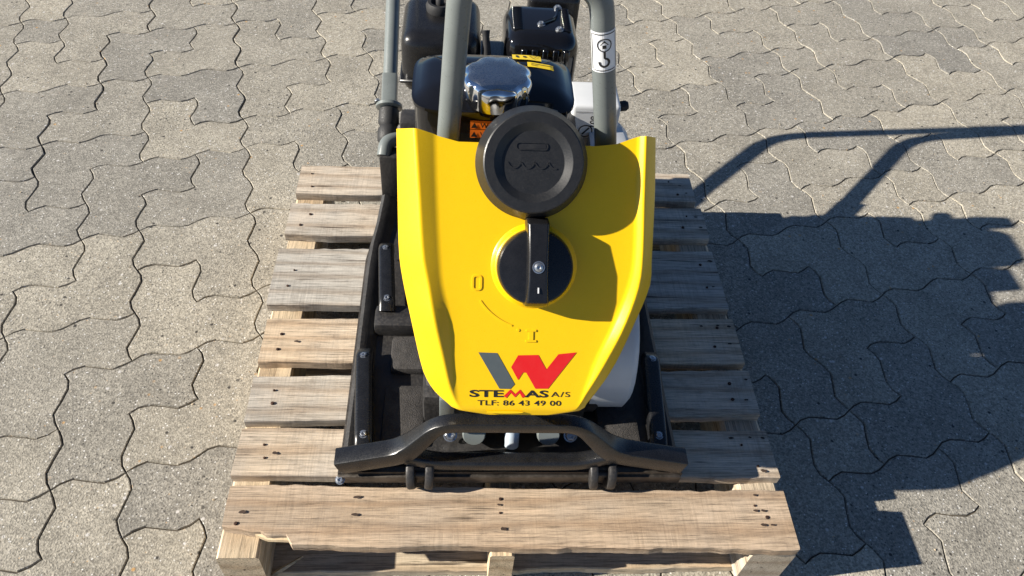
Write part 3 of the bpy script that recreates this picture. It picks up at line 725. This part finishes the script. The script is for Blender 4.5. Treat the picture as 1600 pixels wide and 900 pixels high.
bm = bmesh.new(); lathe(bm, [(.0360, .6165), (.0310, .6180), (.018, .6186), (0, .6188)], (-.042, .352, .017), (0, 0, 1), 96, lambda a, h: 1.0 - (.075*(.5+.5*math.cos(8*a))**1.5 if h < .6170 else 0.0)); from_bm('cap_top', bm, M['brushed'], fcap, 50)
# labels on the fuel tank
def front_lab(x, z): return Vector((x, .3592, z))
for z0_, z1_, word in ((.5395, .5535, 'WARNING'), (.5285, .5385, 'WARNING')): pass
wl1 = lambda x, y: Vector((x, .3585 + .0, y))
def on_front(off): return lambda x, y: Vector((x, .3252 - off, y))
lab = flat('warning_label', [[(-.0725, .5600), (-.012, .5600), (-.012, .5720), (-.0725, .5720)], [(-.0725, .5730), (-.012, .5730), (-.012, .5850), (-.0725, .5850)]], on_front(.0006), M['orange'], PC)
for yb in (.5618, .5748):
    flat('warning_triangle', [[(-.0715, yb), (-.0635, yb), (-.0675, yb+.0078)]], on_front(.0011), M['ink'], lab)
    text('warning_lettering', 'WARNING', -.0605, -.0165, yb+.0004, yb+.0075, on_front(.0011), M['ink'], lab, bold=.015)
TOPZ = [(0.0, .6168), (.26, .6166), (.51, .6152), (.725, .6118), (.87, .606), (.947, .600), (1.2, .58)]
def on_top(off):
    def f_(x, y):
        q = ((abs(x+.045)/.0985)**5 + (abs(y-.383)/.0615)**5)**.2
        for (a, za), (b, zb) in zip(TOPZ, TOPZ[1:]):
            if a <= q <= b: return Vector((x, y, za + (zb-za)*(q-a)/(b-a) + off))
        return Vector((x, y, .58))
    return f_
ql = lambda x0, x1, y0, y1, n=8: [[(x0+(x1-x0)*k/n, y0), (x0+(x1-x0)*(k+1)/n, y0), (x0+(x1-x0)*(k+1)/n, y1), (x0+(x1-x0)*k/n, y1)] for k in range(n)]
cl = flat('caution_label', ql(-.0213, .0148, .4110, .4265), on_top(.0012), M['label_yellow'], PC)
flat('caution_mark', [[(-.017, .4155), (-.014, .4155), (-.014, .4225), (-.017, .4225)], [(-.008, .4165), (-.004, .4165), (-.004, .4215), (-.008, .4215)], *stroke([(.000, .4235), (.010, .4235), (.005, .4145)], .0012, True)], on_top(.0018), M['ink'], cl)
cl2 = flat('caution_strip', ql(-.0034, .0345, .3950, .4055), on_top(.0012), M['label_yellow'], PC)
flat('caution_mark', [[(.001, .3985), (.031, .3985), (.031, .3995), (.001, .3995)], [(.001, .4015), (.027, .4015), (.027, .4025), (.001, .4025)]], on_top(.0018), M['ink'], cl2)
# air cleaner
bm = bmesh.new(); box(bm, -.172, -.056, .560, .690, .455, .553, .026, 5); ac = from_bm('air_cleaner', bm, M['satin'], PC, 40)
bm = bmesh.new(); box(bm, -.175, -.053, .557, .693, .478, .484, .002, 1); from_bm('cover_seam', bm, M['satin'], ac, 40)
bm = bmesh.new(); lathe(bm, [(.020, .552), (.021, .560), (.018, .566), (.0135, .566), (.012, .560), (.006, .560), (.006, .572), (.0035, .575), (0, .575)], (-.117, .640, 0), (0, 0, 1), 28); from_bm('wing_nut', bm, M['rubber'], ac, 40)
bm = bmesh.new(); box(bm, -.15, -.10, .50, .575, .40, .50, .008, 2); from_bm('carburettor', bm, M['satin'], PC, 40)
# choke lever
bm = bmesh.new(); sweep(bm, [Vector((-.047, .560, .485)), Vector((-.047, .567, .520)), Vector((-.049, .578, .548)), Vector((-.050, .582, .556))], circ(.0065, 12), scales=[1.7, 1.1, .75, 1.0]); from_bm('control_lever', bm, M['rubber'], PC, 40)
tube('fuel_line', [(-.075, .52, .49), (-.066, .555, .515), (-.050, .560, .495)], .004, M['rubber'], PC, .02, 10)
# muffler with louvred guard
bm = bmesh.new(); box(bm, -.022, .088, .562, .676, .440, .556, .030, 5); mf = from_bm('muffler', bm, M['gloss'], PC, 40)
for k in range(10):
    y = .590 + k*.0066
    for x0, x1 in ((-.010, .006), (.064, .076)):
        b2 = bmesh.new(); box(b2, x0, x1, y, y+.0036, .5480, .5578, .0016, 1); from_bm('louvre', b2, M['gloss'], mf, 40)
for k in range(5):
    b2 = bmesh.new(); box(b2, .002+k*.0155, .011+k*.0155, .5600, .5640, .500, .540, .0015, 1); from_bm('louvre', b2, M['gloss'], mf, 40)
for x, y in ((.060, .655), (.032, .605), (.058, .592)): bolt('bolt', (x, y, .5560), (0, 0, 1), .0045, M['zinc'], mf, .004)
bm = bmesh.new(); sweep(bm, fillet([(.034, .607, .5575), (.055, .622, .5575), (.059, .652, .5575)], .01, 4), circ(.0022, 8)); from_bm('heat_shield_rod', bm, M['gloss'], mf, 40)
tube('exhaust_pipe', [(.03, .67, .50), (.03, .71, .50), (.06, .73, .49)], .013, M['satin'], PC, .02, 14)
# recoil cover box with the noise label
bm = bmesh.new(); box(bm, .078, .150, .500, .565, .33, .490, .006, 3); rc = from_bm('starter_cover', bm, M['light_grey'], PC, 40)
bm = bmesh.new(); lathe(bm, [(.004, 0), (.0075, .004), (.008, .014), (.005, .018), (0, .018)], (.149, .530, .470), (1, 0, .2), 16); from_bm('cover_latch', bm, M['rubber'], rc, 40)
nf = lambda off: (lambda x, y: Vector((x, .4995-off, y)))
nl = flat('noise_label', [[(.084, .432), (.124, .432), (.124, .482), (.084, .482)]], nf(.0004), M['white'], PC)
text('noise_lettering', '108', .1065, .1165, .455, .474, nf(.0009), M['ink'], nl, bold=.02, rot=1)
flat('noise_symbol', stroke(arc(.102, .447, .010, 0, 345, 20), .0018, True) + [[(.096, .441), (.099, .441), (.108, .452), (.106, .454)]] + stroke([(.084, .434), (.122, .434), (.122, .480), (.084, .480)], .0008), nf(.0009), M['ink'], nl)

# ---- protective frame: one tube hoop
hoop = [(-.106, .306, .45), (-.098, .306, .583), (-.0862, .306, .778), (.0540, .306, .770), (.0866, .306, .5907), (.111, .306, .45)]
pf = tube('protective_frame', hoop, .0132, M['tube'], PC, .032, 22)
for x in (-.106, .111):
    b2 = bmesh.new(); lathe(b2, [(.021, -.02), (.022, .0), (.022, .05), (.0185, .055)], (x, .306, .46), (0, 0, 1), 20); from_bm('frame_socket', b2, M['rubber'], pf, 40)
A_, B_ = Vector((.0866, .306, .5907)), Vector((.0540, .306, .770)); ax = (B_-A_).normalized(); fw = Vector((0, -1, 0)); sd = ax.cross(fw).normalized()*-1
def on_tube(off, s0=.112):
    def f_(x, y):
        a = x/.0132; return A_ + ax*(s0+y) + (fw*math.cos(a) + sd*math.sin(a))*(.0132+off)
    return f_
if (on_tube(0)(.01, 0) - on_tube(0)(-.01, 0)).x < 0: sd = -sd
n_ = 14; patch = [[(-.0165+.033*k/n_, -.024), (-.0165+.033*(k+1)/n_, -.024), (-.0165+.033*(k+1)/n_, .024), (-.0165+.033*k/n_, .024)] for k in range(n_)]
hl = flat('lifting_label', patch, on_tube(.0005), M['white'], pf)
bd = [(-.0142+.0284*k/10, -.0215) for k in range(11)] + [(.0142, .0215)] + [(.0142-.0284*k/10, .0215) for k in range(1, 11)]
flat('lifting_symbol', stroke(bd, .0010, True) + stroke(arc(0, .009, .0072, 0, 342, 18), .0012, True) +
     [[(-.0045, .009), (0, .0145), (.0045, .009)], [(-.002, .005), (.002, .005), (.002, .009), (-.002, .009)]] +
     stroke([(0, .0015), (0, -.006)] + arc(-.0005, -.0115, .0050, 75, -190, 14), .0024), on_tube(.0009), M['ink'], pf)

# ---- guide handle: bar loop to the rear on rubber mounts
HL, HR = -.2125, .178
gh = tube('guide_handle', [(HL, .757, .304), (HL, .83, .348), (HL, 1.017, .460), (HL, 1.011, .93), (HR, 1.050, .93), (HR, 1.030, .448), (HR, .821, .332), (HR, .762, .300)], .0132, M['tube'], PC, .05, 18)
hd = Vector((0, .858, .512)).normalized()
for x in (HL, HR):
    o0 = Vector((x, .755, .302 if x < 0 else .297))
    b2 = bmesh.new(); sweep(b2, [o0+hd*.0, o0+hd*.055], rrect(.0275, .0285, .004, 2)); from_bm('handle_sleeve', b2, M['tube'], gh, 40)
    b2 = bmesh.new(); lathe(b2, [(0, -.010), (.022, -.008), (.024, -.007), (.024, -.002), (.022, 0), (0, 0)], o0, hd, 28); from_bm('mount_flange', b2, M['tube'], gh, 40)
    b2 = bmesh.new(); lathe(b2, [(.016, -.075), (.019, -.070), (.019, -.050), (.015, -.043), (.019, -.036), (.018, -.012), (.012, -.009)], o0, hd, 22); from_bm('rubber_mount', b2, M['rubber'], gh, 40)
    bolt('bolt', o0+Vector((-.020 if x < 0 else .020, -.006, .008)), hd, .0045, M['zinc'], gh, .006)
    s = -1 if x < 0 else 1
    tube('mount_arm', [(x+s*.004, .650, .266), (x+s*.001, .672, .282), (x-s*.030, .692, .276), (x-s*.085, .705, .250)], .0125, M['tube'], PC, .03, 16)
bm = bmesh.new(); box(bm, -.19, .165, .690, .735, .215, .310, .008, 2); from_bm('rear_crossbeam', bm, M['cast'], PC, 40)
for sx in (-1, 1):
    b2 = bmesh.new(); box(b2, min(sx*.185, sx*.224), max(sx*.185, sx*.224), .640, .672, .165, .272, .005, 2); from_bm('arm_bracket', b2, M['cast'], PC, 40)
bm = bmesh.new(); box(bm, .018, .098, .678, .716, .46, .560, .010, 3); from_bm('rear_shadow_box', bm, M['satin'], PC, 40)  # added box behind the muffler, extends the machine's shadow to the right
